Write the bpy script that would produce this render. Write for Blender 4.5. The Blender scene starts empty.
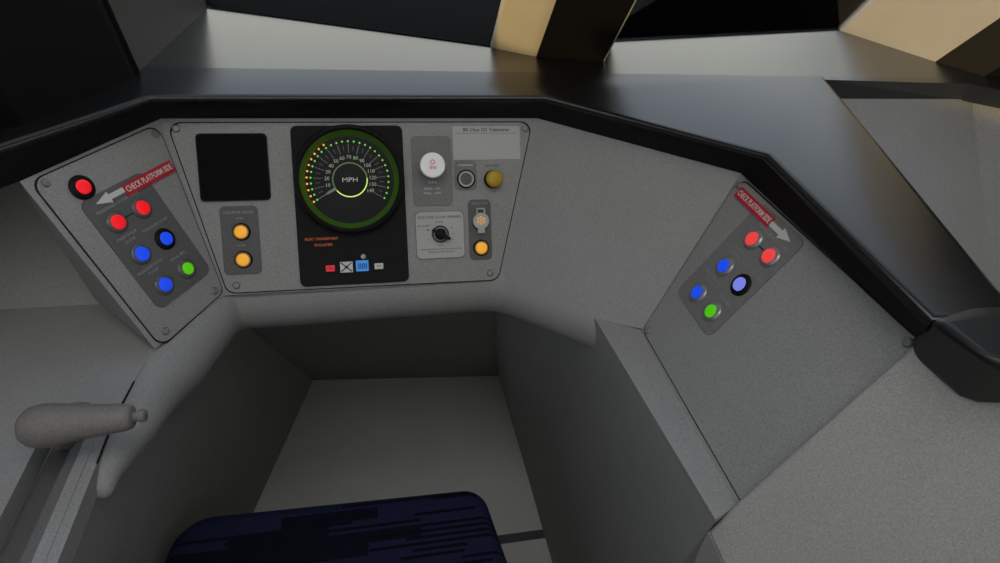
import bpy, bmesh, math, random
from mathutils import Vector as V, Matrix
random.seed(7)
SC = bpy.context.scene
COL = SC.collection
PI = math.pi

# ------------------------------------------------------------------ materials
def lin(c):
    return tuple(((x/255)/12.92 if x/255 <= .04045 else ((x/255+.055)/1.055)**2.4) for x in c)

def nodes(name):
    m = bpy.data.materials.new(name); m.use_nodes = True
    nt = m.node_tree
    return m, nt, nt.nodes['Principled BSDF']

def paint(name, col, rough=.6, speck=.17, scale=640, bump=.05, spec=.35, metallic=0.0):
    """painted / moulded surface with a fine speckle, object-space procedural"""
    m, nt, b = nodes(name)
    tc = nt.nodes.new('ShaderNodeTexCoord')
    n1 = nt.nodes.new('ShaderNodeTexNoise'); n1.inputs['Scale'].default_value = scale
    n1.inputs['Detail'].default_value = 3
    n2 = nt.nodes.new('ShaderNodeTexNoise'); n2.inputs['Scale'].default_value = 14
    n2.inputs['Detail'].default_value = 4
    nt.links.new(tc.outputs['Object'], n1.inputs['Vector'])
    nt.links.new(tc.outputs['Object'], n2.inputs['Vector'])
    r1 = nt.nodes.new('ShaderNodeMapRange')
    r1.inputs['From Min'].default_value = .3; r1.inputs['From Max'].default_value = .7
    r1.inputs['To Min'].default_value = 1-speck; r1.inputs['To Max'].default_value = 1+speck
    nt.links.new(n1.outputs['Fac'], r1.inputs['Value'])
    r2 = nt.nodes.new('ShaderNodeMapRange')
    r2.inputs['From Min'].default_value = .3; r2.inputs['From Max'].default_value = .7
    r2.inputs['To Min'].default_value = .97; r2.inputs['To Max'].default_value = 1.03
    nt.links.new(n2.outputs['Fac'], r2.inputs['Value'])
    mu = nt.nodes.new('ShaderNodeMath'); mu.operation = 'MULTIPLY'
    nt.links.new(r1.outputs[0], mu.inputs[0]); nt.links.new(r2.outputs[0], mu.inputs[1])
    vm = nt.nodes.new('ShaderNodeVectorMath'); vm.operation = 'SCALE'
    vm.inputs[0].default_value = col[:3]
    nt.links.new(mu.outputs[0], vm.inputs['Scale'])
    nt.links.new(vm.outputs[0], b.inputs['Base Color'])
    b.inputs['Roughness'].default_value = rough
    b.inputs['Specular IOR Level'].default_value = spec
    b.inputs['Metallic'].default_value = metallic
    if bump:
        bp = nt.nodes.new('ShaderNodeBump'); bp.inputs['Strength'].default_value = bump
        bp.inputs['Distance'].default_value = .001
        nt.links.new(n1.outputs['Fac'], bp.inputs['Height'])
        nt.links.new(bp.outputs[0], b.inputs['Normal'])
    return m

def plain(name, col, rough=.5, spec=.4, emit=None, strength=0.0, metallic=0.0):
    m, nt, b = nodes(name)
    b.inputs['Base Color'].default_value = (*col[:3], 1)
    b.inputs['Roughness'].default_value = rough
    b.inputs['Specular IOR Level'].default_value = spec
    b.inputs['Metallic'].default_value = metallic
    if emit:
        b.inputs['Emission Color'].default_value = (*emit[:3], 1)
        b.inputs['Emission Strength'].default_value = strength
    return m

def lamp(name, srgb, strength=1.0):
    c = lin(srgb)
    return plain(name, tuple(x*.5 for x in c), .35, .4, c, strength)

M = {}
M['desk'] = paint('desk_grey_paint', (.245, .245, .248), .62)
M['cover'] = paint('cover_light_grey', (.275, .275, .27), .62)
M['kback'] = paint('knee_back_shaded_grey', (.17, .17, .168), .75)  # darkened: the shade under the desk is put into the colour
M['slot'] = paint('slot_lip_grey', (.125, .125, .127), .6)
M['slope'] = paint('slope_light_grey', (.36, .36, .355), .62)
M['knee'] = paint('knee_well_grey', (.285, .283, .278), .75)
M['floorm'] = paint('floor_vinyl', (.66, .66, .65), .8, speck=.26)
M['plate'] = paint('panel_plate_paint', (.245, .245, .245), .5, speck=.2)
M['inset'] = paint('inset_plate_grey', (.098, .098, .10), .6)
M['inset_l'] = paint('inset_plate_mid_grey', (.165, .165, .165), .6)
M['label_w'] = paint('white_label_plate', (.40, .40, .395), .6, speck=.05)
M['placard'] = paint('placard_card', (.41, .41, .40), .7, speck=.05)
M['black'] = plain('black_gasket', (.006, .006, .006), .6, .2)
M['screen'] = plain('dark_screen', (.003, .003, .0032), .6, .06)
M['gblack'] = paint('gauge_panel_black', (.0135, .013, .013), .65, speck=.10, spec=.08)
M['hood'] = paint('cowl_black_gloss', (.0075, .0075, .0078), .27, speck=.2, scale=900, bump=.07, spec=.5)
M['hoodend'] = paint('padded_black_vinyl', (.0085, .0085, .0085), .40, speck=.2, scale=900, bump=.07, spec=.35)
M['hoodface'] = paint('cowl_black_satin', (.0095, .0092, .009), .6, speck=.25, scale=700, bump=.08, spec=.10)
M['screw'] = plain('screw_grey', (.20, .20, .20), .45, .5, metallic=.3)
M['txt_w'] = plain('lettering_pale', (.30, .30, .30), .6)
M['txt_ww'] = plain('lettering_white', (.62, .62, .62), .6)
M['txt_k'] = plain('lettering_dark', (.03, .03, .03), .6)
M['red_sign'] = plain('red_sign', lin((176, 26, 44)), .55)
M['arrow'] = plain('arrow_pale', (.55, .55, .55), .6)
M['bez'] = plain('button_bezel', (.085, .085, .088), .35, .5)
M['bezk'] = plain('button_bezel_black', (.004, .004, .004), .5, .15)
M['bezs'] = plain('button_bezel_steel', (.26, .26, .27), .3, .5, metallic=.5)
M['red'] = lamp('lens_red', (236, 22, 34), .72)
M['red2'] = lamp('lens_pale_red', (236, 66, 66), .72)
M['blue'] = lamp('lens_blue', (22, 70, 226), .80)
M['purple'] = lamp('lens_violet', (120, 128, 222), .8)
M['green'] = lamp('lens_green', (78, 188, 10), .75)
M['amber'] = lamp('lens_amber', (236, 166, 46), .72)
M['amber_rim'] = plain('amber_rim', lin((150, 112, 60)), .4)
M['yellow'] = plain('yellow_plastic', (.42, .27, .018), .45)
M['white'] = plain('white_plastic', (.83, .83, .81), .45)
M['pink'] = plain('pale_red_print', (.70, .40, .40), .6)
M['handle'] = paint('handle_grey_brown', (.150, .144, .137), .55)
M['dial'] = paint('dial_face', (.020, .020, .021), .6, spec=.12)
M['tick'] = plain('tick_grey', (.20, .20, .19), .6)
M['num'] = plain('numeral_pale', (.45, .48, .42), .6, emit=lin((120, 130, 105)), strength=.45)
M['gring'] = plain('backlit_green_ring', (.045, .105, .012), .45, .4, lin((58, 108, 12)), .05)
M['hubdim'] = plain('hub_ring_dim', (.10, .14, .08), .5, .4, lin((70, 96, 52)), .7)
M['hublit'] = plain('hub_ring_lit', (.3, .4, .1), .5, .4, lin((206, 232, 120)), .9)
M['ledg'] = lamp('led_green', (110, 206, 62), .85)
M['ledo'] = lamp('led_orange', (244, 168, 70), .95)
M['orange_t'] = plain('orange_lettering', lin((150, 74, 34)), .6, emit=lin((150, 74, 34)), strength=.35)
M['ind_red'] = lamp('indicator_red', (190, 28, 44), .75)
M['ind_white'] = plain('indicator_white', (.62, .62, .60), .5)
M['ind_blue'] = lamp('indicator_blue', (46, 124, 200), .75)
M['ind_stud'] = plain('stud_grey', (.40, .39, .37), .5)
M['cheek'] = paint('pillar_cream_paint', (.40, .37, .32), .6, speck=.06)
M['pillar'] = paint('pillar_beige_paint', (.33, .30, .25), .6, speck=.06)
M['pillar_unlit'] = paint('pillar_unlit_shade', (.009, .0095, .010), .6, speck=.06)  # near-black colour stands in for this pillar's unlit face
M['lining'] = plain('black_lining', (.006, .006, .006), .7, .1)
M['wall_shade'] = plain('brown_black_wall_shade', (.014, .0125, .010), .7, .1)  # dark colour stands in for the shadow on the right wall
M['cab'] = paint('cab_wall_paint', (.62, .61, .59), .7)
M['nose'] = plain('matt_black_nose', (.004, .004, .004), .95, .02)
M['rubber'] = plain('window_rubber', (.03, .03, .03), .5, .4)
M['steel'] = plain('edge_trim', (.25, .25, .25), .35, .5)
M['diff'] = plain('fill_diffuser', (.8, .8, .8), .5, .3, (1.0, .985, .96), 4.0)  # glow of the added fill light overhead

M['diff2'] = plain('fill_diffuser_rear', (.8, .8, .8), .5, .3, (1.0, .985, .96), 3.0)

def glass(name):
    m = bpy.data.materials.new(name); m.use_nodes = True
    nt = m.node_tree; nt.nodes.clear()
    o = nt.nodes.new('ShaderNodeOutputMaterial')
    t = nt.nodes.new('ShaderNodeBsdfTransparent'); t.inputs[0].default_value = (.96, .97, .96, 1)
    g = nt.nodes.new('ShaderNodeBsdfGlossy'); g.inputs['Roughness'].default_value = .02
    f = nt.nodes.new('ShaderNodeFresnel'); f.inputs[0].default_value = 1.15
    x = nt.nodes.new('ShaderNodeMixShader')
    nt.links.new(f.outputs[0], x.inputs[0]); nt.links.new(t.outputs[0], x.inputs[1])
    nt.links.new(g.outputs[0], x.inputs[2]); nt.links.new(x.outputs[0], o.inputs[0])
    return m
M['glass'] = glass('window_glass')

def moquette():
    m, nt, b = nodes('seat_moquette')
    L = nt.links.new
    tc = nt.nodes.new('ShaderNodeTexCoord')
    sp = nt.nodes.new('ShaderNodeSeparateXYZ'); L(tc.outputs['Object'], sp.inputs[0])
    def mth(op, a, bb=None):
        n = nt.nodes.new('ShaderNodeMath'); n.operation = op
        for i, q in enumerate((a, bb)):
            if q is None: continue
            if isinstance(q, (int, float)): n.inputs[i].default_value = q
            else: L(q, n.inputs[i])
        return n.outputs[0]
    row = mth('FLOOR', mth('MULTIPLY', mth('SUBTRACT', sp.outputs['Y'], mth('MULTIPLY', sp.outputs['Z'], .8)), 230))
    grp = mth('FLOOR', mth('DIVIDE', row, 4))
    def cell(xs, r, seed):
        w0 = nt.nodes.new('ShaderNodeTexWhiteNoise'); w0.noise_dimensions = '2D'
        c0 = nt.nodes.new('ShaderNodeCombineXYZ'); L(r, c0.inputs[0]); c0.inputs[1].default_value = seed
        L(c0.outputs[0], w0.inputs['Vector'])
        cx = mth('FLOOR', mth('ADD', mth('MULTIPLY', sp.outputs['X'], xs), mth('MULTIPLY', w0.outputs['Value'], 9)))
        w = nt.nodes.new('ShaderNodeTexWhiteNoise'); w.noise_dimensions = '2D'
        c = nt.nodes.new('ShaderNodeCombineXYZ'); L(cx, c.inputs[0]); L(r, c.inputs[1])
        L(c.outputs[0], w.inputs['Vector'])
        return w.outputs['Value']
    par = mth('MODULO', mth('ADD', row, 2000), 2)
    a = mth('MULTIPLY', par, mth('GREATER_THAN', cell(12, row, 3.1), .30))
    c = mth('GREATER_THAN', cell(8, grp, 8.7), .72)
    d = mth('GREATER_THAN', cell(8, grp, 8.7), .34)
    f = mth('MAXIMUM', mth('MULTIPLY', mth('MULTIPLY', a, d), .9), mth('MULTIPLY', c, .8))
    mx = nt.nodes.new('ShaderNodeMix'); mx.data_type = 'RGBA'
    L(f, mx.inputs[0])
    mx.inputs[6].default_value = (.013, .0155, .044, 1)
    mx.inputs[7].default_value = (.0035, .0035, .007, 1)
    L(mx.outputs[2], b.inputs['Base Color'])
    b.inputs['Roughness'].default_value = .95
    b.inputs['Specular IOR Level'].default_value = .1
    nz = nt.nodes.new('ShaderNodeTexNoise'); nz.inputs['Scale'].default_value = 1500
    L(tc.outputs['Object'], nz.inputs['Vector'])
    bp = nt.nodes.new('ShaderNodeBump'); bp.inputs['Strength'].default_value = .3; bp.inputs['Distance'].default_value = .001
    L(nz.outputs['Fac'], bp.inputs['Height']); L(bp.outputs[0], b.inputs['Normal'])
    return m
M['moquette'] = moquette()

# ------------------------------------------------------------------ objects
def link_mesh(name, bm, mat, parent=None, smooth=None, bevel=None, seg=3, pick=None, mat2=None):
    bmesh.ops.remove_doubles(bm, verts=bm.verts, dist=1e-6)
    bmesh.ops.recalc_face_normals(bm, faces=bm.faces)
    if pick:
        ed = [e for e in bm.edges if pick(e.verts[0].co, e.verts[1].co)]
        bmesh.ops.bevel(bm, geom=ed, offset=bevel, segments=seg, profile=.5, affect='EDGES', clamp_overlap=True, material=0)
        bevel = None; smooth = smooth or 50
    me = bpy.data.meshes.new(name)
    bm.to_mesh(me); bm.free()
    me.materials.append(mat)
    if mat2: me.materials.append(mat2)
    o = bpy.data.objects.new(name, me); COL.objects.link(o)
    if parent is not None: o.parent = parent
    if bevel:
        b = o.modifiers.new('bevel', 'BEVEL'); b.width = bevel; b.segments = seg
        b.limit_method = 'ANGLE'; b.angle_limit = math.radians(25); b.harden_normals = False
        if smooth is None: smooth = 50
    if smooth:
        me.shade_smooth(); me.set_sharp_from_angle(angle=math.radians(smooth))
    return o

def tag(o, label, cat, group=None):
    o['label'] = label; o['category'] = cat
    if group: o['group'] = group
    return o

def thing(name, label, cat, loc=(0, 0, 0), group=None):
    o = bpy.data.objects.new(name, None); COL.objects.link(o)
    o.empty_display_size = .02
    o.location = loc
    tag(o, label, cat, group)
    return o

def child_fix(o, root):
    """meshes are written in world coordinates: keep them there under a moved root"""
    o.parent = root
    o.matrix_parent_inverse = Matrix.Translation(-root.location)

def struct(o):
    o['kind'] = 'structure'; return o

class Fr:
    """a flat frame on a panel: local (a, b) along the panel, h off it"""
    def __init__(s, O, u, n):
        s.O = V(O); s.n = V(n).normalized()
        u = V(u); u = u - s.n*u.dot(s.n); s.u = u.normalized(); s.v = s.n.cross(s.u)
    def w(s, a, b, h=0.0):
        return s.O + s.u*a + s.v*b + s.n*h
    def mat(s, a=0, b=0, h=0, rot=0):
        c, q = math.cos(rot), math.sin(rot)
        u = s.u*c + s.v*q; v = s.v*c - s.u*q
        m = Matrix((u, v, s.n)).transposed().to_4x4()
        m.translation = s.w(a, b, h)
        return m

def round_poly(pts, r, seg=5):
    """2-D polygon with every corner rounded by r (a number or one per corner)"""
    out = []; n = len(pts)
    for i in range(n):
        ri = r[i] if isinstance(r, (list, tuple)) else r
        p = V(pts[i]); a = V(pts[i-1])-p; b = V(pts[(i+1) % n])-p
        la, lb = a.length, b.length
        if ri <= 0: out.append(tuple(p)); continue
        a.normalize(); b.normalize()
        half = math.acos(max(-1, min(1, a.dot(b))))/2
        t = min(ri/math.tan(half), .48*la, .48*lb)
        rr = t*math.tan(half)
        c = p + (a+b).normalized()*(rr/math.sin(half))
        s = p+a*t-c; e = p+b*t-c
        a0 = math.atan2(s.y, s.x); a1 = math.atan2(e.y, e.x)
        d = (a1-a0+PI) % (2*PI)-PI
        for k in range(seg+1):
            q = a0+d*k/seg
            out.append((c.x+rr*math.cos(q), c.y+rr*math.sin(q)))
    return out

def rect(a0, b0, a1, b1): return [(a0, b0), (a1, b0), (a1, b1), (a0, b1)]

def bm_prism(bm, f, pts, h0, h1, chamfer=0):
    lo = [bm.verts.new(f.w(a, b, h0)) for a, b in pts]
    if chamfer:
        cx = sum(p[0] for p in pts)/len(pts); cy = sum(p[1] for p in pts)/len(pts)
        def ins(p):
            d = V((cx-p[0], cy-p[1])); d.normalize(); return (p[0]+d.x*chamfer, p[1]+d.y*chamfer)
        mi = [bm.verts.new(f.w(a, b, h1-chamfer)) for a, b in pts]
        hi = [bm.verts.new(f.w(*ins(p), h1)) for p in pts]
        rings = [lo, mi, hi]
    else:
        hi = [bm.verts.new(f.w(a, b, h1)) for a, b in pts]
        rings = [lo, hi]
    n = len(pts)
    for A, B in zip(rings, rings[1:]):
        for i in range(n):
            bm.faces.new((A[i], A[(i+1) % n], B[(i+1) % n], B[i]))
    bm.faces.new(lo[::-1]); bm.faces.new(rings[-1])

def plate(name, f, pts, h0, h1, mat, parent, r=0, chamfer=0):
    bm = bmesh.new()
    bm_prism(bm, f, round_poly(pts, r) if r else pts, h0, h1, chamfer)
    o = link_mesh(name, bm, mat, None)
    child_fix(o, parent) if parent else None
    return o

def bm_lathe(bm, f, a, b, prof, seg=32, a0=0, a1=2*PI, closed_prof=False):
    """prof: list of (radius, height) ; full or partial turn about the normal at (a, b)"""
    full = abs(a1-a0-2*PI) < 1e-6
    n = seg if full else seg+1
    rings = []
    for r, h in prof:
        if r < 1e-7: rings.append([bm.verts.new(f.w(a, b, h))])
        else:
            rings.append([bm.verts.new(f.w(a+r*math.cos(a0+(a1-a0)*k/seg), b+r*math.sin(a0+(a1-a0)*k/seg), h)) for k in range(n)])
    if closed_prof: rings.append(rings[0])
    for A, B in zip(rings, rings[1:]):
        for k in range(seg):
            k2 = (k+1) % n
            if len(A) == 1 and len(B) == 1: continue
            if len(A) == 1: bm.faces.new((A[0], B[k], B[k2]))
            elif len(B) == 1: bm.faces.new((A[k], A[k2], B[0]))
            else: bm.faces.new((A[k], A[k2], B[k2], B[k]))
    if not full and closed_prof:
        bm.faces.new([r[0] for r in rings[:-1]]); bm.faces.new([r[-1] for r in rings[:-1]][::-1])

def lathe(name, f, a, b, prof, mat, parent, seg=32, smooth=35, **k):
    bm = bmesh.new(); bm_lathe(bm, f, a, b, prof, seg, **k)
    o = link_mesh(name, bm, mat, None, smooth=smooth)
    if parent: child_fix(o, parent)
    return o

def text(name, f, a, b, s, size, mat, parent, h=.0003, rot=0, width=None, align='CENTER', bold=0.0):
    c = bpy.data.curves.new('t', 'FONT'); c.body = s; c.size = size
    c.align_x = align; c.align_y = 'CENTER'; c.extrude = .00012; c.offset = bold
    c.resolution_u = 2
    t = bpy.data.objects.new('t', c); COL.objects.link(t)
    bpy.context.view_layer.update()
    dg = bpy.context.evaluated_depsgraph_get()
    me = bpy.data.meshes.new_from_object(t.evaluated_get(dg))
    bpy.data.objects.remove(t); bpy.data.curves.remove(c)
    me.name = name
    sx = 1.0
    if width:
        xs = [v.co.x for v in me.vertices]
        sx = width/max(1e-6, max(xs)-min(xs))
    me.transform(f.mat(a, b, h, rot) @ Matrix.Diagonal((sx, 1, 1, 1)))
    me.materials.clear(); me.materials.append(mat)
    o = bpy.data.objects.new(name, me); COL.objects.link(o)
    if parent: child_fix(o, parent)
    return o

def poly_obj(name, faces, mat, parent=None, **k):
    """faces: lists of 3-D points"""
    bm = bmesh.new()
    for fc in faces:
        bm.faces.new([bm.verts.new(V(p)) for p in fc])
    o = link_mesh(name, bm, mat, None, **k)
    if parent: child_fix(o, parent)
    return o

def bm_slab(bm, pts, d):
    """pts: planar 3-D polygon, d: thickness vector"""
    lo = [bm.verts.new(V(p)) for p in pts]; hi = [bm.verts.new(V(p)+V(d)) for p in pts]
    n = len(pts)
    for i in range(n): bm.faces.new((lo[i], lo[(i+1) % n], hi[(i+1) % n], hi[i]))
    bm.faces.new(lo[::-1]); bm.faces.new(hi)

def bm_loft(bm, A, B):
    lo = [bm.verts.new(V(p)) for p in A]; hi = [bm.verts.new(V(p)) for p in B]
    n = len(A)
    for i in range(n): bm.faces.new((lo[i], lo[(i+1) % n], hi[(i+1) % n], hi[i]))
    bm.faces.new(lo[::-1]); bm.faces.new(hi)

def slab(name, pts, d, mat, parent=None, **k):
    bm = bmesh.new(); bm_slab(bm, pts, d)
    o = link_mesh(name, bm, mat, None, **k)
    if parent: child_fix(o, parent)
    return o

def box(name, lo, hi, mat, parent=None, **k):
    return slab(name, [(lo[0], lo[1], lo[2]), (hi[0], lo[1], lo[2]), (hi[0], hi[1], lo[2]), (lo[0], hi[1], lo[2])], (0, 0, hi[2]-lo[2]), mat, parent, **k)

def bm_tube(bm, stations, seg=20):
    """stations: (centre, radius x, radius z, tangent)"""
    rings = []
    for c, r, t in stations:
        c = V(c); t = V(t).normalized()
        s = t.cross(V((0, 0, 1))).normalized(); up = s.cross(t)
        rings.append([bm.verts.new(c + s*r*math.cos(2*PI*k/seg) + up*r*math.sin(2*PI*k/seg)) for k in range(seg)])
    for A, B in zip(rings, rings[1:]):
        for k in range(seg): bm.faces.new((A[k], A[(k+1) % seg], B[(k+1) % seg], B[k]))
    bm.faces.new(rings[0][::-1]); bm.faces.new(rings[-1])

# ------------------------------------------------------------------ key points of the console (metres)
ZT = .994
TL = V((-.226, .720, ZT)); TR = V((.209, .720, ZT))
BL = V((-.173, .621, .822)); BR = V((.154, .621, .822))
WL = V((-.3091, .5741, .995)); WB = V((-.2265, .5298, .8253))
MR = V((.402, .562, ZT)); MB = V((.301, .505, .827)); MC = V((.254, .536, .820))
RR = V((.397, .285, ZT)); RB = V((.298, .273, .828))
s60, c60 = math.sin(math.radians(60)), .5
UPX = 1.0
FM = Fr((0, .622, .824), (1, 0, 0), (0, -s60, c60))              # centre panel
FL = Fr((-.220, .541, .825), (.134, .239, 0), (.764, -.429, .483))  # wing over the handle
FRT = Fr((.301, .505, .828), (0, -1, 0), (-.857, 0, .515))        # wing beside the padded end

# ------------------------------------------------------------------ driver's desk
desk = thing('driver_desk', 'pale grey moulded driving desk wrapping around the dark knee well', 'control desk', (0, .75, 0))
def body(name, faces, mat=None, **k):
    return poly_obj(name, faces, mat or M['desk'], desk, **k)
def ext(p, q, k=.07): return V(p)+(V(p)-V(q))*k
body('instrument_fascia', [[ext(TL, BL), ext(TR, BR), BR, BL]])
body('wing_fascia', [[ext(WL, WB), ext(TL, BL), BL, WB]])
body('wing_fascia', [[ext(TR, BR), ext(MR, MB), MB, MC, BR]])
e = V((0, -.012, 0))
body('wing_fascia', [[ext(MR, MB), FRT.w(.236, .206), FRT.w(.236, -.008), FRT.w(.002, -.008)]])
# the wing over the handle stands out of the long back slope
body('wing_return', [[WL, WB, (-.310, .6235, .823), (-.405, .722, .997)]])
yb = lambda z: .622+(z-.824)/math.tan(math.radians(60))
body('back_slope', [[(-.80, yb(.82), .82), (-.30, yb(.82), .82), (-.36, yb(1.0), 1.0), (-.80, yb(1.0), 1.0)]])
# ledge along the right knee edge
slab('ledge', [(.2530, .536, .822), (.301, .508, .824), (.300, .274, .822), (.2722, .2625, .822)], (0, 0, -.006), M['desk'], desk)
# round nosing under the panels
nose_r = .043
nose_in = .0012
def off(p, n, r): return V(p)-V(n).normalized()*r
nM = FM.n; nL = FL.n; nMid = V((-.532, -.649, .544))
def nose_pt(p2, q2, n):           # a 2-D line moved back by the tube's radius
    pass
cz = .8205-nose_r*.5
def line_off(p, q, n):
    n = V((n[0], n[1], 0)); d = n.normalized()*(-nose_r*n.length-.001)
    return V((p[0], p[1], 0))+d, V((q[0], q[1], 0))+d
def isect(l1, l2):
    (p, q), (r, s) = l1, l2
    d1 = q-p; d2 = s-r
    den = d1.x*d2.y-d1.y*d2.x
    t = ((r.x-p.x)*d2.y-(r.y-p.y)*d2.x)/den
    return p+d1*t
lM = line_off(BL, BR, nM); lL = line_off(WB, BL, nL); lR = line_off(BR, MC, nMid)
cA = isect(lL, lM); cB = isect(lM, lR)
dL = (lL[1]-lL[0]).normalized(); dM = V((1, 0, 0)); dR = (lR[1]-lR[0]).normalized()
def arc_pts(c, d0, d1, back, n=6):
    """corner blended with a quadratic curve"""
    p0 = c-d0*back; p2 = c+d1*back; out = []
    for k in range(n+1):
        t = k/n
        P = p0*(1-t)**2+c*2*t*(1-t)+p2*t*t
        T = ((c-p0)*(1-t)+(p2-c)*t).normalized()
        out.append((P, T))
    return out
st = []
tipd = V((.05, 1, 0)).normalized()
def ST(x, y, z, r, t): st.append((V((x, y, z)), r, t))
ST(-.2400, .374, .798, .003, tipd); ST(-.2405, .378, .798, .0085, tipd); ST(-.2440, .394, .800, .0140, tipd)
ST(-.2405, .420, .8000, .0185, tipd); ST(-.2345, .452, .7975, .0218, (tipd+dL).normalized())
ST(-.2320, .512, .7890, .0305, dL); ST(-.2270, .557, .7830, .0410, dL)
st = [(p, r, t) for p, r, t in st]
st += [(V((P.x, P.y, cz-.008)), nose_r, T) for P, T in arc_pts(cA+V((.010, .003, 0)), dL, dM, .03)]
st += [(V((P.x, P.y, cz)), nose_r, T) for P, T in arc_pts(cB, dM, dR, .035)]
endp = lR[0]+dR*((V((.254, .536, 0))-V((BR.x, BR.y, 0))).length+.012)
st += [(V((endp.x, endp.y, cz)), nose_r, dR)]
bm = bmesh.new()
bm_tube(bm, st, 28)
nz = link_mesh('edge_nosing', bm, M['desk'], None, smooth=50); child_fix(nz, desk)
# left desk top with the handle's slot
ZD = .820
bm = bmesh.new()
def top(bm, pts, d=.02): bm_slab(bm, [(x, y, ZD) for x, y in pts], (0, 0, -d))
top(bm, [(-.80, .64), (-.80, -.30), (-.2970, -.30), (-.2970, .462), (-.2600, .462), (-.2600, .445), (-.2418, .445), (-.2375, .490), (-.2320, .527), (-.20, .60), (-.20, .64)])
o = link_mesh('desk_top', bm, M['desk'], None); child_fix(o, desk)
bm = bmesh.new(); top(bm, [(-.2600, -.30), (-.2418, -.30), (-.2418, .445), (-.2600, .445)], .02)
bm_slab(bm, [(-.2525, -.30, ZD+.0008), (-.2505, -.30, ZD+.0008), (-.2505, .445, ZD+.0008), (-.2525, .445, ZD+.0008)], (0, 0, -.004))
o = link_mesh('slot_rail', bm, M['desk'], None); child_fix(o, desk)
slab('seam', [(-.2424, .392, ZD+.0005), (-.2414, .392, ZD+.0005), (-.2410, .445, ZD+.0005), (-.2368, .490, ZD+.0005), (-.2380, .490, ZD+.0005), (-.2424, .445, ZD+.0005)], (0, 0, -.002), M['black'], desk)
box('slot_floor', (-.297, -.30, .793), (-.2600, .462, .797), M['inset'], desk)
box('slot_lip', (-.2735, -.30, .797), (-.2602, .462, .811), M['slot'], desk)
# knee well
tl = [(-.192, .672, .765), (-.235, .565, .76), (-.242, .50, .77), (-.248, .44, .782), (-.246, .395, .798), (-.2418, .365, .816), (-.2418, -.3, .816)]
fl = [(-.188, 1.312, 0), (-.240, 1.12, 0), (-.304, .886, 0), (-.340, .75, 0), (-.360, .68, 0), (-.375, .62, 0), (-.40, -.3, 0)]
body('knee_side', [[tl[i], tl[i+1], fl[i+1], fl[i]] for i in range(len(tl)-1)], M['knee'], smooth=60)
body('knee_side', [[(.162, .672, .765), (.2530, .536, .8165), (.342, .95, 0), (.337, 1.268, 0)],
    [(.2530, .536, .8165), (.2723, .262, .8165), (.347, .45, 0), (.342, .95, 0)],
    [(.2723, .264, .8165), (.347, .45, 0), (.302, .292, .62), (.2745, .2660, .795)], [(.300, .268, .79), (.340, -.3, .74), (.375, -.3, 0), (.347, .45, 0)]], M['knee'], smooth=70)
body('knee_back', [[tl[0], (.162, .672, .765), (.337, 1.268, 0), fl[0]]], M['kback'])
# back slope beyond the right wing
body('back_slope', [[(.40, .51, .50), (1.05, .51, .50), (.93, .795, 1.0), (.40, .795, 1.0)],
                    [(1.05, .51, .50), (1.25, .33, .50), (1.25, .52, 1.0), (.93, .795, 1.0)]], M['slope'])
body('wing_return', [[MR, (.398, .300, ZT), (.52, .30, .82), (.52, .6, .82)]])
body('front_skirt', [[(.52, .51, .50), (1.05, .51, .50), (1.05, .51, 0), (.52, .51, 0)], [(1.05, .51, .50), (1.25, .33, .50), (1.25, .33, 0), (1.05, .51, 0)],
                     [(.52, .30, .82), (.52, .70, .82), (.52, .51, 0), (.52, .30, 0)]])
# raised end cover beside the wing
A0 = V((.2732, .2652, .7992)); A1 = V((.2799, .2419, .7848)); Ak = V((.2945, .2693, .8354)); A2 = V((.3918, .2788, .9942)); A3 = V((.4223, .2261, .985))
nn = (A2-Ak).cross(A3-Ak).normalized()
if nn.z < 0: nn = -nn
yd = (A1-A0).normalized()
cp = [A0, A0+yd*.25, A0+yd*.25+V((.25, -.05, .12)), A2+(A3-A2)*3+(A2-Ak)*.25, A2+(A2-Ak)*.10, Ak]
cp = [p-nn*(p-A0).dot(nn) for p in cp]
slab('end_cover', cp, -nn*.007, M['cover'], desk, bevel=.003, seg=3)
slab('end_cover_skirt', [A0+V((.0005, .001, -.001)), A0+yd*.25+V((.0005, 0, -.001)), V((.286, .275, .62))+yd*.25, V((.286, .275, .62))], (.03, .012, -.004), M['knee'], desk)

# ------------------------------------------------------------------ dashboard cowl
cowl = thing('dashboard_cowl', 'glossy black dashboard hood running above the panels to a padded end', 'dashboard', (.1, .75, 1.0))
ZH = 1.035
hood_top = [(-.62, .30), (-.400, .440), (-.307, .564), (-.218, .683), (.205, .688), (.396, .524), (.3670, .260), (.445, .250), (.457, .293), (.6445, .780), (-.62, .780)]
hood_bot = [(-.62, .32), (-.400, .455), (WL.x, WL.y), (TL.x, TL.y+.002), (TR.x, TR.y+.002), (MR.x, MR.y), (RR.x, RR.y-.012), (.445, .270), (.470, .293), (.665, .80), (-.62, .80)]
bm = bmesh.new()
bm_loft(bm, [(x, y, ZT+.002) for x, y in hood_bot], [(x, y, ZH) for x, y in hood_top])
for f_ in bm.faces:
    zz = [v_.co.z for v_ in f_.verts]
    if max(zz)-min(zz) > .01: f_.material_index = 1
o = link_mesh('cowl_body', bm, M['hood'], None, bevel=.010, seg=5, mat2=M['hoodface'], pick=lambda a, b: a.z > 1.03 and b.z > 1.03 and min(a.y, b.y) < .7); child_fix(o, cowl)
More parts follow.
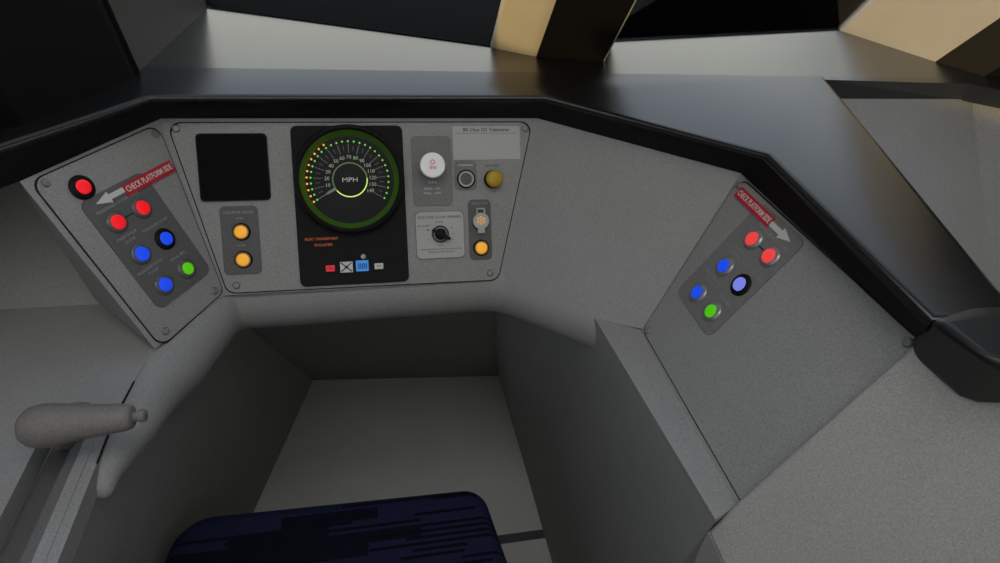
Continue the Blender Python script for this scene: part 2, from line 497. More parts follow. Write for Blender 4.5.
# windscreen shelf: falls gently away from the hood
SL = .075
def zs(y): return ZH-.001-SL*max(0, y-.782)
def shelf_pt(x, y): return (x, y, zs(y))
F_l = (-.259, 1.205); F_c1 = (.184, .934); F_c2 = (.231, .884); F_c3 = (.335, .856); F_c4 = (.395, .994); F_r = (.964, 1.178); F_rr = (.936, .896)
F_ll = (-.247, .763)
bm = bmesh.new()
zf = ZH-.0006
front = [(-.62, .770), (.628, .768), (.871, .757), (1.10, .56), (1.25, .56)]
fl_ = [bm.verts.new((x, y, zf)) for x, y in front]
m0, m1 = bm.verts.new((-.62, .782, zf)), bm.verts.new((1.25, .782, zf))
b0, b1 = bm.verts.new((-.62, 1.32, zs(1.32))), bm.verts.new((1.25, 1.32, zs(1.32)))
bm.faces.new(fl_+[m1, m0]); bm.faces.new((m0, m1, b1, b0))
lipb = [(.640, .795), (.911, .796), (1.13, .60), (1.25, .60)]
lb = [bm.verts.new((x, y, ZT+.002)) for x, y in lipb]
for i in range(3): bm.faces.new((fl_[i+1], fl_[i+2], lb[i+1], lb[i]))
o = link_mesh('windscreen_shelf', bm, M['hood'], None); child_fix(o, cowl)
# padded end
bot = [(.3905, .2775, .985), (.407, .241, .974), (.414, .232, .976), (.422, .222, .985), (.452, .168, .975), (.55, .30, .985), (.44, .33, .985)]
topp = [(.3620, .2600, ZH+.005), (.3690, .2205, ZH+.005), (.374, .2120, ZH+.004), (.395, .200, ZH+.003), (.445, .170, ZH+.003), (.50, .262, ZH+.002), (.415, .266, ZH+.004)]
bm = bmesh.new(); bm_loft(bm, bot, topp)
o = link_mesh('padded_end', bm, M['hoodend'], None, bevel=.009, seg=5); child_fix(o, cowl)

# ------------------------------------------------------------------ control panels
def screw(f, a, b, parent, r=.0043):
    bm = bmesh.new()
    bm_lathe(bm, f, a, b, [(r*1.05, .0008), (r, .0018), (r*.75, .0034), (0, .0040)], 16)
    bm_prism(bm, f, [(a+x*math.cos(.7)-y*math.sin(.7), b+x*math.sin(.7)+y*math.cos(.7)) for x, y in rect(-r*.55, -.0004, r*.55, .0004)], .0030, .0042)
    o = link_mesh('screw', bm, M['screw'], None, smooth=40); child_fix(o, parent)

def grow(pts, g):
    """polygon grown outward by g (counter-clockwise points)"""
    n = len(pts); out = []
    for i in range(n):
        p = V(pts[i]); a = (p-V(pts[i-1])).normalized(); b = (V(pts[(i+1) % n])-p).normalized()
        na = V((a.y, -a.x)); nb = V((b.y, -b.x))
        m = (na+nb); m = m/max(.2, (1+na.dot(nb)))
        out.append(tuple(p+m*g))
    return out

def panel(name, label, f, outline, r, screws):
    c = f.w(sum(p[0] for p in outline)/len(outline), sum(p[1] for p in outline)/len(outline))
    t = thing(name, label, 'control panel', c)
    plate('gasket', f, grow(outline, .0014), .0001, .0005, M['black'], t, r)
    plate('face_plate', f, outline, .0003, .0012, M['plate'], t, r)
    for a, b in screws: screw(f, a, b, t)
    return t
mm = lambda *p: [(a/1000, b/1000) for a, b in p]
H1 = .0020
pC = panel('instrument_console', 'wide centre panel carrying the round speedometer and a blank black screen', FM,
           mm((-169.5, .5), (151, -.5), (200.5, 194), (-218.5, 194)), .012, mm((-210, 188), (191.7, 186.1), (141.6, 8.1), (-159.8, 8.5)))
pL = panel('switch_console', 'narrow angled grey panel above the grey handle, with arrow pointing to the side window', FL,
           mm((-6.5, -1.5), (93, 1.5), (147, 190.7), (-7, 191)), .012, mm((3.2, 185), (137, 183), (84.2, 8.2), (7.2, 8.1)))
pR = panel('switch_console', 'large plain angled panel under the hood arm, its few buttons along one edge', FRT,
           mm((2.6, -.7), (235, -.5), (235, 192.5), (-50.6, 192.5)), [.012, .0, .0, .012], mm((-43, 185.8), (9.5, 4.1), (217.6, 186.6)))

def sub(parent, name, f, pts, r, mat, h1=.0026, h0=.0006, ch=0):
    return plate(name, f, pts, h0, h1, mat, parent, r, ch)
def lettering(parent, f, a, b, s, size, mat, h=.0030, width=None, **k):
    return text('lettering', f, a/1000, b/1000, s, size/1000, mat, parent, h, width=width/1000 if width else None, **k)

# centre panel plates
cp_ = sub(pC, 'inset_plate', FM, rect(-.1715, .021, -.1300, .1005), .006, M['inset'])
lettering(cp_, FM, -150.8, 93, 'COUPLER DOOR', 4.4, M['txt_w'], width=33)
lettering(cp_, FM, -150.2, 86.3, 'OPEN', 3.2, M['txt_w'])
lettering(cp_, FM, -150.6, 55.0, 'CLOSE', 3.2, M['txt_w'])
gp = sub(pC, 'gauge_plate', FM, rect(-.0880, .003, .0400, .1905), .007, M['gblack'], .0034)
gp['label'] = 'black plate around the speedometer'
lettering(gp, FM, -60.5, 59, 'ELEC TRANSPORT', 4.0, M['orange_t'], h=.0036, width=38, bold=.00012)
lettering(gp, FM, -58.5, 51.8, 'ISOLATED', 4.0, M['orange_t'], h=.0036, width=21, bold=.00012)
dp = sub(pC, 'inset_plate', FM, rect(.0497, .0945, .0980, .1780), .006, M['inset_l'])
lettering(dp, FM, 74, 122.6, 'DRA', 5.4, M['txt_ww'])
lettering(dp, FM, 73.2, 114.9, 'PUSH - ON', 3.6, M['txt_ww'], width=19)
lettering(dp, FM, 73.0, 109.6, 'PULL - OFF', 3.6, M['txt_ww'], width=21)
gl = sub(pC, 'inset_plate', FM, rect(.1013, .1123, .1282, .1478), .005, M['inset_l'])
lettering(gl, FM, 114.8, 142.6, 'WARNING', 3.2, M['txt_ww'], width=18)
sp_ = sub(pC, 'inset_plate', FM, grow(rect(.0512, .0302, .1098, .0868), .0009), .006, M['inset_l'], .0026)
sw = sub(pC, 'inset_plate', FM, rect(.0512, .0302, .1098, .0868), .006, M['label_w'], .0030)
sw['label'] = 'pale plate behind the rotary switch'
for a, b, s, z, w in ((80.4, 80.2, 'SELECTIVE DOOR OPENING', 4.6, 53), (79.8, 74.2, 'NORMAL', 2.8, 9.5), (60.5, 70.0, 'ALL DOORS', 2.6, 14), (65.5, 65.0, '1', 2.6, 2),
                      (94.5, 66.5, '4', 2.6, 3), (96.2, 59.5, '5', 2.6, 2), (95.5, 53, '6', 2.6, 2), (66, 53, '2', 2.6, 2), (80.9, 45.4, 'OFF', 2.6, 6),
                      (80.6, 41.1, 'TURN THE SWITCH TO SET THE DOORS IN USE', 2.4, 50), (80.6, 37.5, 'BEFORE PLATFORM RELEASE', 2.4, 31)):
    lettering(sw, FM, a, b, s, z, M['txt_k'], h=.0031, width=w)
rp_ = sub(pC, 'inset_plate', FM, rect(.1162, .0253, .1446, .1003), .006, M['inset'])
lettering(rp_, FM, 130.5, 95.6, 'PASSCOM', 3.4, M['txt_w'], width=19)
lettering(pC, FM, 148.5, 141.5, 'AWS RESET', 3.4, M['txt_k'], h=.0013, width=18)

# wing panels
def wing_plate(t, f, a0, a1, b0, b1, arrow_dir, sign, arrow, labels):
    ip = sub(t, 'inset_plate', f, rect(a0, b0, a1, b1), .009, M['inset'] if arrow_dir < 0 else M['inset_l'])
    sg = sub(t, 'warning_sign', f, rect(*sign), .0004, M['red_sign'], .0034)
    sg['label'] = 'red strip reading CHECK PLATFORM SIDE'
    text('lettering', f, (sign[0]+sign[2])/2, (sign[1]+sign[3])/2, 'CHECK PLATFORM SIDE', .0088, M['txt_ww'], sg, .0036, width=(sign[2]-sign[0])*.93, bold=.00008)
    s, tip, y = arrow
    d = 1 if tip > s else -1
    hl = .0165
    sh_, hw = .0027, .0058
    pts = [(s, y-sh_), (tip-d*hl, y-sh_), (tip-d*hl, y-hw), (tip, y), (tip-d*hl, y+hw), (tip-d*hl, y+sh_), (s, y+sh_)]
    ar = sub(t, 'direction_arrow', f, pts, 0, M['arrow'], .0033)
    ar['label'] = 'pale printed arrow'
    for a, b, s_, z, w in labels: lettering(ip, f, a, b, s_, z, M['txt_w'], width=w)
    return ip
ipL = wing_plate(pL, FL, .0155, .0955, .0290, .1565, -1, (.0640, .1405, .1315, .1532), (.0640, .0298, .1485),
                 ((50, 140.2, 'PASSENGER DOOR OPEN', 4.4, 52), (36, 108.8, 'CREW DOOR', 4.0, 25), (36, 103.4, 'CLOSE', 4.0, 13), (70, 103.4, 'PASSENGER CLOSE', 4.0, 33),
                  (36, 70.6, 'PASSENGER DOOR', 4.0, 33), (36, 65.2, 'CLOSE', 4.0, 13), (70, 63.6, 'SIGNAL BELL', 4.0, 21)))
lettering(pL, FL, 39, 182.5, 'SIDE WINDOW HEAT', 3.8, M['txt_w'], h=.0013, width=34)
ipR = wing_plate(pR, FRT, .0, .0800, .0590, .1895, 1, (-.0362, .1748, .0313, .1868), (.0313, .0662, .1803),
                 ((46, 172.3, 'PASSENGER DOOR OPEN', 4.4, 52), (28, 140.2, 'CREW DOOR', 4.0, 25), (28, 134.8, 'CLOSE', 4.0, 13), (60, 135.4, 'PASSENGER CLOSE', 4.0, 33),
                  (27, 101.4, 'PASSENGER DOOR', 4.0, 33), (27, 96.0, 'CLOSE', 4.0, 13), (60, 96.2, 'SIGNAL BELL', 4.0, 21)))
plate('link_mark', FL, rect(.0475, .1238, .0568, .1250), .0020, .0030, M['black'], pL)
plate('link_mark', FRT, rect(.0415, .1566, .0508, .1578), .0020, .0030, M['black'], pR)

# ------------------------------------------------------------------ push buttons
def button(f, a, b, lens, label, group, rl=.0085, ro=.0112, bez='bez', h=.0065, base=.0022, name='push_button'):
    a /= 1000; b /= 1000
    t = thing(name, label, 'button', f.w(a, b, base), group)
    lathe('bezel', f, a, b, [(ro, base), (ro, base+.0012), (ro-.0008, base+.0022), (rl+.0012, h*.86), (rl+.0004, h*.86), (rl+.0002, base+.001)], M[bez], t, 36)
    lathe('lens', f, a, b, [(rl, base), (rl, h-.0004), (rl-.0006, h), (rl*.5, h+.0003), (0, h+.0004)], M[lens], t, 36)
    return t
gL = 'buttons of the wing panel over the handle'; gR = 'buttons of the plain panel under the hood arm'
button(FL, 28.7, 167.7, 'red', 'red push button in a thick black collar, above the dark plate and its arrow', gL, .0070, .0122, 'bezk')
button(FL, 35.9, 124.5, 'red', 'red push button below the arrow tip, on the panel over the grey handle', gL, .0073)
button(FL, 68.4, 124.5, 'red', 'red push button below the red sign strip, on the panel over the grey handle', gL, .0073)
button(FL, 36.2, 86.3, 'blue', 'blue push button next to a black-collared blue one, panel over the grey handle', gL, .0074)
button(FL, 69.6, 85.9, 'blue', 'bright blue push button in a black collar, on the panel over the grey handle', gL, .0070, .0118, 'bezk')
button(FL, 36.6, 47.6, 'blue', 'blue push button beside the green one, on the panel over the grey handle', gL, .0073)
button(FL, 69.8, 47.2, 'green', 'green push button at the bottom corner of the panel over the grey handle', gL, .0066)
button(FRT, 29.6, 157.3, 'red2', 'red push button nearest the sign strip, on the plain panel under the hood arm', gR, .0074, bez='bezs')
button(FRT, 61.5, 157.6, 'red2', 'red push button below the arrow, on the plain panel under the hood arm', gR, .0074, bez='bezs')
button(FRT, 27.6, 117.8, 'blue', 'blue push button beside the violet one, on the plain panel under the hood arm', gR, .0070, bez='bezs')
button(FRT, 60.8, 118.4, 'purple', 'pale violet push button in a black collar on the plain panel', gR, .0072, .0120, 'bezk')
button(FRT, 26.8, 78.4, 'blue', 'blue push button beside the green one, on the plain panel under the hood arm', gR, .0070, bez='bezs')
button(FRT, 59.2, 78.4, 'green', 'green push button at the bottom corner of the plate under the hood arm', gR, .0070, bez='bezs')
def amber(a, b, label):
    t = button(FM, a, b, 'amber', label, 'round amber buttons of the centre panel', .0070, .0102, 'bezk')
    lathe('glow_ring', FM, a/1000, b/1000, [(.0070, .0058), (.0086, .0056), (.0086, .0064), (.0071, .0066)], M['amber_rim'], t, 32, closed_prof=True)
amber(-149.3, 70.7, 'amber push button under the word OPEN on the coupler plate')
amber(-149.3, 38.6, 'amber push button under the word CLOSE on the coupler plate')
amber(130.9, 40.6, 'amber push button under the turn key, near the corner of the centre panel')

# yellow mushroom button
t = thing('mushroom_button', 'yellow domed push button beside the round grey sounder', 'button', FM.w(.1483, .125, .002))
lathe('collar', FM, .1483, .1250, [(.0112, .0020), (.0112, .006), (.0095, .0075), (.0095, .011)], M['bezk'], t, 32)
lathe('dome', FM, .1483, .1250, [(.0098, .0110), (.0104, .0125), (.0104, .0155), (.0094, .0178), (.0060, .0192), (0, .0197)], M['yellow'], t, 32, smooth=60)

# reminder knob
t = thing('reminder_plunger', 'white disc pull knob with small red symbol over letters DRA', 'knob', FM.w(.073, .142, .002))
lathe('stem', FM, .0725, .1415, [(.0085, .0026), (.0085, .014), (.0070, .014), (.0070, .020)], M['bezk'], t, 28)
lathe('disc', FM, .0725, .1415, [(.0105, .0185), (.0146, .0195), (.0152, .0212), (.0148, .0255), (.0138, .0266), (0, .0270)], M['white'], t, 40)
bm = bmesh.new()
for (a, b, r0, r1) in ((.0, .0035, .0016, .0032), (-.002, -.0025, .0, .0022), (.0022, -.0030, .0, .0020)):
    bm_lathe(bm, FM, .0725+a, .1415+b, [(r0, .0271), (r1, .0271), (r1, .0273), (r0, .0273)] if r0 else [(0, .0271), (r1, .0271), (r1, .0273), (0, .0273)], 16)
o = link_mesh('printed_symbol', bm, M['pink'], None); child_fix(o, t); o['label'] = 'faint red print'

# sounder
t = thing('warning_sounder', 'small round grey sounder with pale ring on a grey plate', 'sounder', FM.w(.1149, .126, .002))
lathe('housing', FM, .1148, .1258, [(.0112, .0024), (.0112, .0060), (.0100, .0068), (.0100, .0040)], M['bezk'], t, 36)
lathe('ring', FM, .1148, .1258, [(.0074, .0030), (.0074, .0066), (.0094, .0066), (.0094, .0030)], M['label_w'], t, 36, closed_prof=True)
bm = bmesh.new()
bm_lathe(bm, FM, .1148, .1258, [(.0074, .0030), (.0072, .0052), (.0020, .0056), (0, .0056)], 32)
bm_lathe(bm, FM, .1148, .1258, [(.0018, .0050), (.0016, .0066), (0, .0068)], 12)
o = link_mesh('grille', bm, M['inset'], None, smooth=40); child_fix(o, t)

# rotary switch
t = thing('rotary_switch', 'black pointer knob in a ring on the pale door selector plate', 'switch', FM.w(.0808, .0595, .003))
lathe('ring', FM, .0806, .0596, [(.0086, .0026), (.0086, .0050), (.0106, .0050), (.0106, .0026)], M['txt_k'], t, 40, closed_prof=True)
lathe('base_disc', FM, .0806, .0596, [(.0070, .0026), (.0070, .0075), (.0062, .0085), (0, .0085)], M['gblack'], t, 32)
bm = bmesh.new()
ang = math.radians(-29)
def rot2(x, y, a): return (.0806+x*math.cos(a)-y*math.sin(a), .0596+x*math.sin(a)+y*math.cos(a))
bm_prism(bm, FM, [rot2(x, y, ang) for x, y in ((-.0118, -.0012), (-.004, -.0026), (.006, -.0026), (.0128, -.0016), (.0128, .0016), (.006, .0026), (-.004, .0026), (-.0118, .0012))], .0080, .0130, .0006)
o = link_mesh('pointer', bm, M['bezk'], None); child_fix(o, t)

# turn key with amber pilot lights
t = thing('turn_key', 'pale grey turn key with amber dots above the corner amber button', 'switch', FM.w(.1308, .0735, .003))
lathe('collar', FM, .1303, .0728, [(.0098, .0028), (.0098, .0060), (.0080, .0066), (.0080, .0040)], M['bezk'], t, 32)
bm = bmesh.new()
bm_lathe(bm, FM, .1311, .0740, [(0, .0060), (.0102, .0060), (.0102, .0082), (.0096, .0088), (0, .0088)], 36)
bm_prism(bm, FM, rect(.1269, .0590, .1355, .0660), .0062, .0084)
for q in (rect(.1256, .0820, .1274, .0900), rect(.1348, .0820, .1366, .0900), rect(.1256, .0882, .1366, .0900)):
    bm_prism(bm, FM, q, .0062, .0084)
o = link_mesh('key_plate', bm, M['label_w'], None, smooth=40); child_fix(o, t)
for k in range(7):
    r = 0 if k == 6 else .0042
    lathe('pilot_light', FM, .1311+r*math.cos(k*PI/3+.5), .0745+r*math.sin(k*PI/3+.5), [(.0013, .0086), (.0013, .0092), (0, .0095)], M['amber'], t, 10)

# display screen
t = thing('display_screen', 'blank black square screen with rounded corners on the centre panel', 'screen', FM.w(-.152, .145, .002))
plate('bezel', FM, rect(-.1903, .1062, -.1140, .1823), .0018, .0036, M['bezk'], t, .005)
plate('glass', FM, rect(-.1888, .1077, -.1155, .1808), .0030, .0040, M['screen'], t, .004)

# placard
t = thing('class_placard', 'pale blank card with one printed heading, in the top corner of the centre panel', 'placard', FM.w(.142, .169, .002))
plate('card', FM, rect(.1004, .1490, .1844, .1894), .0018, .0024, M['placard'], t)
text('lettering', FM, .1424, .1850, 'BR Class 321 Teletrainer', .0060, M['txt_k'], t, .0026, width=.058, bold=.00005)
plate('underline', FM, rect(.1045, .1807, .1803, .1810), .0022, .0026, M['txt_k'], t)

# warning lights under the dial
def wlight(label, mat, a0, a1, b0, b1, face=None):
    t = thing('warning_light', label, 'indicator light', FM.w((a0+a1)/2000, (b0+b1)/2000, .003), 'small lights under the speedometer')
    f = rect(a0/1000, b0/1000, a1/1000, b1/1000)
    plate('housing', FM, grow(f, .0010), .0032, .0042, M['bezk'], t, .001)
    plate('window', FM, f, .0040, .0050, M[mat], t, .0006)
    return t
t = wlight('small red rectangular light, smallest red thing under the speedometer', 'ind_red', -57.6, -47.4, 20.0, 27.4)
text('lettering', FM, -.0525, .0237, 'FIRE', .0036, M['txt_k'], t, .0052, width=.007)
t = wlight('white square light marked with a black cross, like an envelope', 'ind_white', -41.0, -26.4, 18.0, 30.8)
bm = bmesh.new()
for s in (1, -1):
    c0, c1 = (-.0337, .0244), math.atan2(.0118*s, .0136)
    bm_prism(bm, FM, [(c0[0]+x*math.cos(c1)-y*math.sin(c1), c0[1]+x*math.sin(c1)+y*math.cos(c1)) for x, y in rect(-.0082, -.0007, .0082, .0007)], .0050, .0052)
bm_prism(bm, FM, rect(-.0357, .0226, -.0317, .0262), .0050, .0052)
o = link_mesh('cross_mark', bm, M['txt_k'], None); child_fix(o, t)
t = wlight('bright blue square light below a tiny round stud', 'ind_blue', -22.6, -7.8, 18.6, 31.6)
bm = bmesh.new()
for k in range(5): bm_prism(bm, FM, rect(-.0198+k*.0022, .0215, -.0185+k*.0022, .0282), .0050, .0052)
o = link_mesh('bar_marks', bm, plain('dark_blue_print', lin((24, 62, 120)), .6), None); child_fix(o, t)
t = wlight('small white rectangular light beside the blue one', 'ind_white', -.7, 9.6, 20.2, 27.2)
text('lettering', FM, .00445, .0237, 'TEST', .0034, M['txt_k'], t, .0052, width=.006)
t = thing('test_stud', 'tiny round grey stud above the blue square light', 'button', FM.w(-.0133, .036, .003))
lathe('collar', FM, -.0133, .0362, [(.0042, .0032), (.0042, .0040), (.0034, .0046)], M['bezk'], t, 20)
lathe('cap', FM, -.0133, .0362, [(.0030, .0034), (.0030, .0062), (.0022, .0070), (0, .0072)], M['ind_stud'], t, 20)

# ------------------------------------------------------------------ speedometer
SA, SB = -.0237, .1274
t = thing('speedometer', 'round black MPH speedometer with ring of green and orange lights', 'speedometer', FM.w(SA, SB, .003))
lathe('bezel', FM, SA, SB, [(.0625, .0032), (.0632, .0060), (.0632, .0140), (.0620, .0168), (.0592, .0176), (.0567, .0160)], M['bezk'], t, 96)
lathe('glow_ring', FM, SA, SB, [(.0568, .0160), (.0555, .0130), (.0508, .0052)], M['gring'], t, 96)
lathe('dial_face', FM, SA, SB, [(.0530, .0050), (.0512, .0056), (0, .0056)], M['dial'], t, 96)
bm = bmesh.new()
def pang(v): return math.radians(210-v*240/140)
for k in range(29):
    v = k*5; q = pang(v); c, s = math.cos(q), math.sin(q)
    r0, r1 = ((.0310, .0420) if k % 2 == 0 else (.0345, .0395))
    w = .00034 if k % 2 == 0 else .00026
    bm_prism(bm, FM, [(SA+c*r-s*y, SB+s*r+c*y) for r, y in ((r0, -w), (r1, -w), (r1, w), (r0, w))], .0056, .0059)
o = link_mesh('tick_marks', bm, M['tick'], None); child_fix(o, t)
for k in range(1, 15):
    q = pang(k*10)
    text('numeral', FM, SA+.0264*math.cos(q), SB+.0264*math.sin(q), str(k*10), .0060, M['num'], t, .0058, bold=-.00003)
text('unit_lettering', FM, SA, SB-.0002, 'MPH', .0074, M['txt_ww'], t, .0084, width=.0175)
lathe('hub_disc', FM, SA, SB, [(.0190, .0056), (.0190, .0078), (.0184, .0082), (0, .0082)], M['dial'], t, 48)
ring = [(.0190, .0056), (.0190, .0082), (.0201, .0082), (.0206, .0056)]
lathe('hub_ring', FM, SA, SB, ring, M['hubdim'], t, 48, closed_prof=True)
ring2 = [(.0192, .0072), (.0192, .0086), (.0201, .0086), (.0204, .0072)]
o = lathe('lit_arc', FM, SA, SB, ring2, M['hublit'], t, 32, a0=math.radians(-142), a1=math.radians(4), closed_prof=True)
o['label'] = 'bright yellow-green lit part of the hub ring'
def led(v, r, m, rad):
    q = pang(v)
    lathe('indicator_led', FM, SA+r*math.cos(q), SB+r*math.sin(q), [(rad, .0054), (rad, .0062), (rad*.7, .0070), (0, .0073)], M[m], t, 10)
for k in range(29): led(k*5, .0448, 'ledg', .00115)
for k in range(11): led(k*5, .0492, 'ledo', .00125)
q = pang(0); c, s = math.cos(q), math.sin(q)
bm = bmesh.new()
bm_prism(bm, FM, [(SA+c*r-s*y, SB+s*r+c*y) for r, y in ((.0175, -.0016), (.029, -.0016), (.033, -.0005), (.0435, -.0004), (.0435, .0004), (.033, .0005), (.029, .0016), (.0175, .0016))], .0066, .0074)
o = link_mesh('needle', bm, plain('needle_grey', (.22, .23, .21), .5), None); child_fix(o, t)

# ------------------------------------------------------------------ power and brake handle
hd = thing('power_brake_lever', 'grey T-shaped power and brake handle standing over the desk slot', 'handle', (-.268, .40, .803))
def grip_tube(name, P0, P1, prof, mat, seg=24):
    P0, P1 = V(P0), V(P1); ax = (P1-P0).normalized()
    s = ax.cross(V((0, 0, 1))).normalized(); u2 = s.cross(ax)
    L = (P1-P0).length
    bm = bmesh.new(); rings = []
    for t_, r in prof:
        c = P0+ax*(t_*L)
        if r == 0: rings.append([bm.verts.new(c)]); continue
        rings.append([bm.verts.new(c+s*r*math.cos(2*PI*k/seg)+u2*r*math.sin(2*PI*k/seg)) for k in range(seg)])
    for A, B in zip(rings, rings[1:]):
        for k in range(seg):
            k2 = (k+1) % seg
            if len(A) == 1: bm.faces.new((A[0], B[k], B[k2]))
            elif len(B) == 1: bm.faces.new((A[k], A[k2], B[0]))
            else: bm.faces.new((A[k], A[k2], B[k2], B[k]))
    o = link_mesh(name, bm, mat, None, smooth=45); child_fix(o, hd); return o
G0 = (-.2865, .3960, .8665); G1 = (-.2010, .3940, .8705)
grip_tube('grip', G0, G1, [(0, 0), (.01, .006), (.04, .0120), (.10, .0160), (.20, .0180), (.32, .0174), (.45, .0153), (.6, .0136), (.8, .0122), (.93, .0112), (.985, .0095), (1, .0070), (1.001, 0)], M['handle'])
grip_tube('push_tip', G1, (-.1915, .3938, .8710), [(-.2, .004), (.45, .0040), (.5, .0052), (.9, .0052), (1, .0042), (1.001, 0)], M['handle'], 16)
bm = bmesh.new()
fz = Fr((-.250, .4060, .8680), (1, 0, 0), (0, .35, .94))
bm_lathe(bm, fz, 0, 0, [(0, -.006), (.0145, -.006), (.0150, .001), (.0130, .004), (0, .005)], 28)
o = link_mesh('thumb_disc', bm, M['handle'], None, smooth=40); child_fix(o, hd)
bm = bmesh.new()
bm_loft(bm, [(-.289, .425, .803), (-.272, .425, .803), (-.272, .455, .803), (-.289, .455, .803)], [(-.282, .390, .864), (-.266, .390, .864), (-.266, .404, .864), (-.282, .404, .864)])
o = link_mesh('stem', bm, M['handle'], None, bevel=.003); child_fix(o, hd)
bm = bmesh.new()
bm_loft(bm, [(-.2660, .388, .846), (-.260, .388, .846), (-.260, .396, .846), (-.2660, .396, .846)], [(-.270, .386, .858), (-.256, .386, .858), (-.256, .400, .858), (-.270, .400, .858)])
o = link_mesh('trigger', bm, M['handle'], None, bevel=.0025); child_fix(o, hd)

# ------------------------------------------------------------------ seat
seat = thing('driver_chair', 'driver seat with dark navy striped cushion at the knee well', 'seat', (-.06, .27, 0))
cu = [(-.282, .02), (.150, .02), (.150, .418), (.1345, .537), (-.272, .545), (-.284, .43)]
cu = round_poly(cu, [.05, .05, .0, .034, .05, .0], 6)
bm = bmesh.new()
bm_loft(bm, [(x, y, .40) for x, y in cu], [(x, y, .5215) for x, y in cu])
o = link_mesh('cushion', bm, M['moquette'], None, bevel=.016, seg=5); child_fix(o, seat)
box('cushion_pan', (-.22, .06, .35), (.09, .45, .40), M['gblack'], seat, bevel=.008)
fs = Fr((-.062, .25, 0), (1, 0, 0), (0, 0, 1))
lathe('pedestal', fs, 0, 0, [(.0, .012), (.14, .012), (.14, .03), (.06, .05), (.055, .35), (0, .35)], M['gblack'], seat, 32)
# ------------------------------------------------------------------ setting: floor, walls, pillars, windows
struct(box('floor', (-1.0, -1.3, -.03), (1.6, 1.6, 0), M['floorm']))
struct(box('trim_1', (.10, .744, 0), (.349, .766, .004), M['inset']))
struct(box('trim_2', (-.5, -1.3, 0), (.349, .744, .0045), M['floorm']))
K = .75
ZC = 1.92
def rk(p, z, k=K): return (p[0], p[1]-k*(z-zs(p[1])), z)
def prism_raked(name, base, mat, z0=.985, z1=ZC, bevel=0, k=K):
    bm = bmesh.new()
    bm_loft(bm, [rk(p, z0, k) for p in base], [rk(p, z1, k) for p in base])
    return struct(link_mesh(name, bm, mat, None, bevel=bevel or None, seg=5))
# middle pillar: painted cheek and black inner face
prism_raked('windscreen_pillar', [F_c1, (.2370, .878), (.275, .869), (.275, 1.0), (.20, 1.0)], M['cheek'], bevel=.010)
prism_raked('pillar_lining_or_shade', [(.2405, .8755), F_c3, (.397, .998), (.275, .99)], M['lining'])
prism_raked('trim_3', [F_c3, (.3365, .8550), (.3380, .859), (.3365, .860)], M['steel'])
# corner pillars
prism_raked('corner_pillar', [F_r, F_rr, (1.25, .85), (1.25, 1.25), (1.0, 1.25)], M['pillar'], k=.85)
prism_raked('pillar_lining_or_shade', [(F_rr[0]-.0015, F_rr[1]-.001), (.938, .800), (1.25, .78), (1.25, .89)], M['wall_shade'], k=.85)  # cast shadow on the right wall, built as a dark prism
prism_raked('corner_pillar', [F_l, F_ll, (-.29, .763), (-.30, 1.205)], M['pillar_unlit'], k=.45)
prism_raked('pillar_lining_or_shade', [(-.2470, .7605), (-.3110, .598), (-.345, .60), (-.45, .70), (-.45, .80), (-.28, .80)], M['lining'], bevel=.014, k=.45)
# windscreen panes
def pane(name, a, b, z0=1.0, z1=ZC, k=K, th=.002):
    d = V((b[0]-a[0], b[1]-a[1], 0)).normalized(); nrm = V((-d.y, d.x, 0))
    bm = bmesh.new()
    bm_slab(bm, [rk(a, zs(a[1])-.002, k), rk(b, zs(b[1])-.002, k), rk(b, z1, k), rk(a, z1, k)], nrm*th)
    return struct(link_mesh(name, bm, M['glass'], None))
pane('window_1', F_l, F_c1); pane('window_2', F_c4, F_r)
# the train's black nose outside the glass
bm = bmesh.new()
for q in ([(-1.6, 1.205), F_l, F_c1, (.25, .93), (.25, 2.9), (-1.6, 2.9)], [(.25, .93), F_c4, F_r, (2.6, 1.178), (2.6, 2.9), (.25, 2.9)]):
    bm.faces.new([bm.verts.new((x, y+.004, zs(min(y, 1.2))+.0015-.06*max(0, y-1.2))) for x, y in q])
nose = struct(link_mesh('nose_bonnet', bm, M['nose'], None))
# walls, ceiling
def wall_box(name, lo, hi, mat='cab'): return struct(box(name, lo, hi, M[mat]))
XL, XR, YB = -.80, 1.25, -1.30
bm = bmesh.new()
def bb(lo, hi): bm_slab(bm, [(lo[0], lo[1], lo[2]), (hi[0], lo[1], lo[2]), (hi[0], hi[1], lo[2]), (lo[0], hi[1], lo[2])], (0, 0, hi[2]-lo[2]))
bb((XL-.05, YB, 0), (XL, 1.3, 1.175)); bb((XL-.05, YB, 1.75), (XL, .9, ZC+.05)); bb((XL-.05, YB, 1.175), (XL, -.55, 1.75)); bb((XL-.05, .40, 1.175), (XL, 1.0, 1.75)); bb((XL-.05, -.55, 1.175), (XL, .02, 1.25))  # opening sized for the sun; last box is an added sun-blocking sill step
struct(link_mesh('wall_left', bm, M['cab'], None))
bm = bmesh.new()
bb((XR, YB, 0), (XR+.05, 1.3, 1.12)); bb((XR, YB, 1.75), (XR+.05, .9, ZC+.05)); bb((XR, YB, 1.12), (XR+.05, -.65, 1.75)); bb((XR, .58, 1.12), (XR+.05, .9, 1.75))
struct(link_mesh('wall_right', bm, M['cab'], None))
wall_box('wall_front', (XL-.05, 1.36, 0), (XR+.05, 1.41, .96))
wall_box('wall_back', (XL-.05, YB-.05, 0), (XR+.05, YB, ZC+.05))
wall_box('ceiling', (XL-.05, YB-.05, ZC), (XR+.05, .50, ZC+.05))
struct(box('window_3', (XL-.03, -.55, 1.175), (XL-.024, .40, 1.75), M['glass']))
struct(box('window_4', (XR+.024, -.65, 1.12), (XR+.03, .58, 1.75), M['glass']))
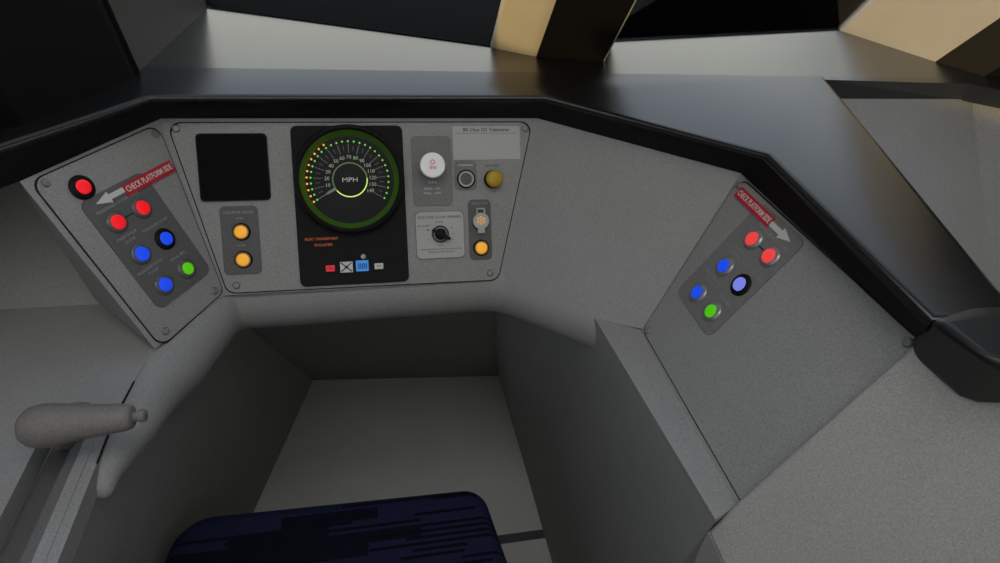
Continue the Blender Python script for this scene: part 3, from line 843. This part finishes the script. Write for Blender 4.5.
# added fill lights out of view, brightening the panels and knee well
for nm, cx, cy, wx, wy in (('above the driver', .0, -.06, .42, .20), ('near the back wall', -.05, -.95, .45, .22)):
    cl = thing('fill_lamp', 'added rectangular white fill light on the unseen ceiling '+nm, 'fill light', (cx, cy, ZC), 'added fill lights')
    box('housing', (cx-wx-.02, cy-wy-.02, ZC-.03), (cx+wx+.02, cy+wy+.02, ZC), M['white'], cl, bevel=.006)
    box('diffuser', (cx-wx, cy-wy, ZC-.036), (cx+wx, cy+wy, ZC-.029), M['diff'] if cy > -.5 else M['diff2'], cl)

# ------------------------------------------------------------------ light
w = bpy.data.worlds.new('evening_sky'); SC.world = w; w.use_nodes = True
nt = w.node_tree; nt.nodes.clear()
out = nt.nodes.new('ShaderNodeOutputWorld'); bg = nt.nodes.new('ShaderNodeBackground')
tc = nt.nodes.new('ShaderNodeTexCoord'); sx = nt.nodes.new('ShaderNodeSeparateXYZ')
cr = nt.nodes.new('ShaderNodeValToRGB')
nt.links.new(tc.outputs['Generated'], sx.inputs[0]); nt.links.new(sx.outputs['Z'], cr.inputs[0])
nt.links.new(cr.outputs[0], bg.inputs[0]); nt.links.new(bg.outputs[0], out.inputs[0])
els = cr.color_ramp.elements
els[0].position = 0.0; els[0].color = (.80, .77, .66, 1)
els[1].position = 1.0; els[1].color = (.36, .43, .55, 1)
e1 = els.new(.13); e1.color = (.78, .76, .68, 1)
e2 = els.new(.30); e2.color = (.54, .60, .70, 1)
bg.inputs[1].default_value = 1.7
sl = bpy.data.lights.new('sun', 'SUN'); sl.energy = 3.2; sl.color = (1.0, .69, .28); sl.angle = math.radians(1.5)
so = bpy.data.objects.new('sun', sl); COL.objects.link(so)
so.rotation_euler = V((-1, -.7, .145)).to_track_quat('Z', 'Y').to_euler()
so.location = (-3, 1, 2)

# ------------------------------------------------------------------ camera
Xv = V((3100, -166, 620)).normalized(); Dv = V((-78, 860, 620)); Dv = (Dv-Xv*Dv.dot(Xv)).normalized()
Yv = Dv.cross(Xv)
if Yv.z < 0: Yv = -Yv
# world axes expressed in the camera's (right, down, ahead) frame -> camera axes in the world
def toworld(i): return V((Xv[i], Yv[i], -Dv[i]))
right, down, ahead = toworld(0), toworld(1), toworld(2)
cam = bpy.data.cameras.new('camera'); co = bpy.data.objects.new('camera', cam); COL.objects.link(co)
mw = Matrix((right, -down, -ahead)).transposed().to_4x4(); mw.translation = V((0, 0, 1.28))
co.matrix_world = mw
cam.sensor_fit = 'HORIZONTAL'; cam.sensor_width = 36; cam.lens = 36*620/1000; cam.clip_start = .01
SC.camera = co
vs = SC.view_settings
vs.view_transform = 'Standard'; vs.look = 'None'; vs.exposure = 0; vs.gamma = 1; vs.use_curve_mapping = False
SC.cycles.max_bounces = 6
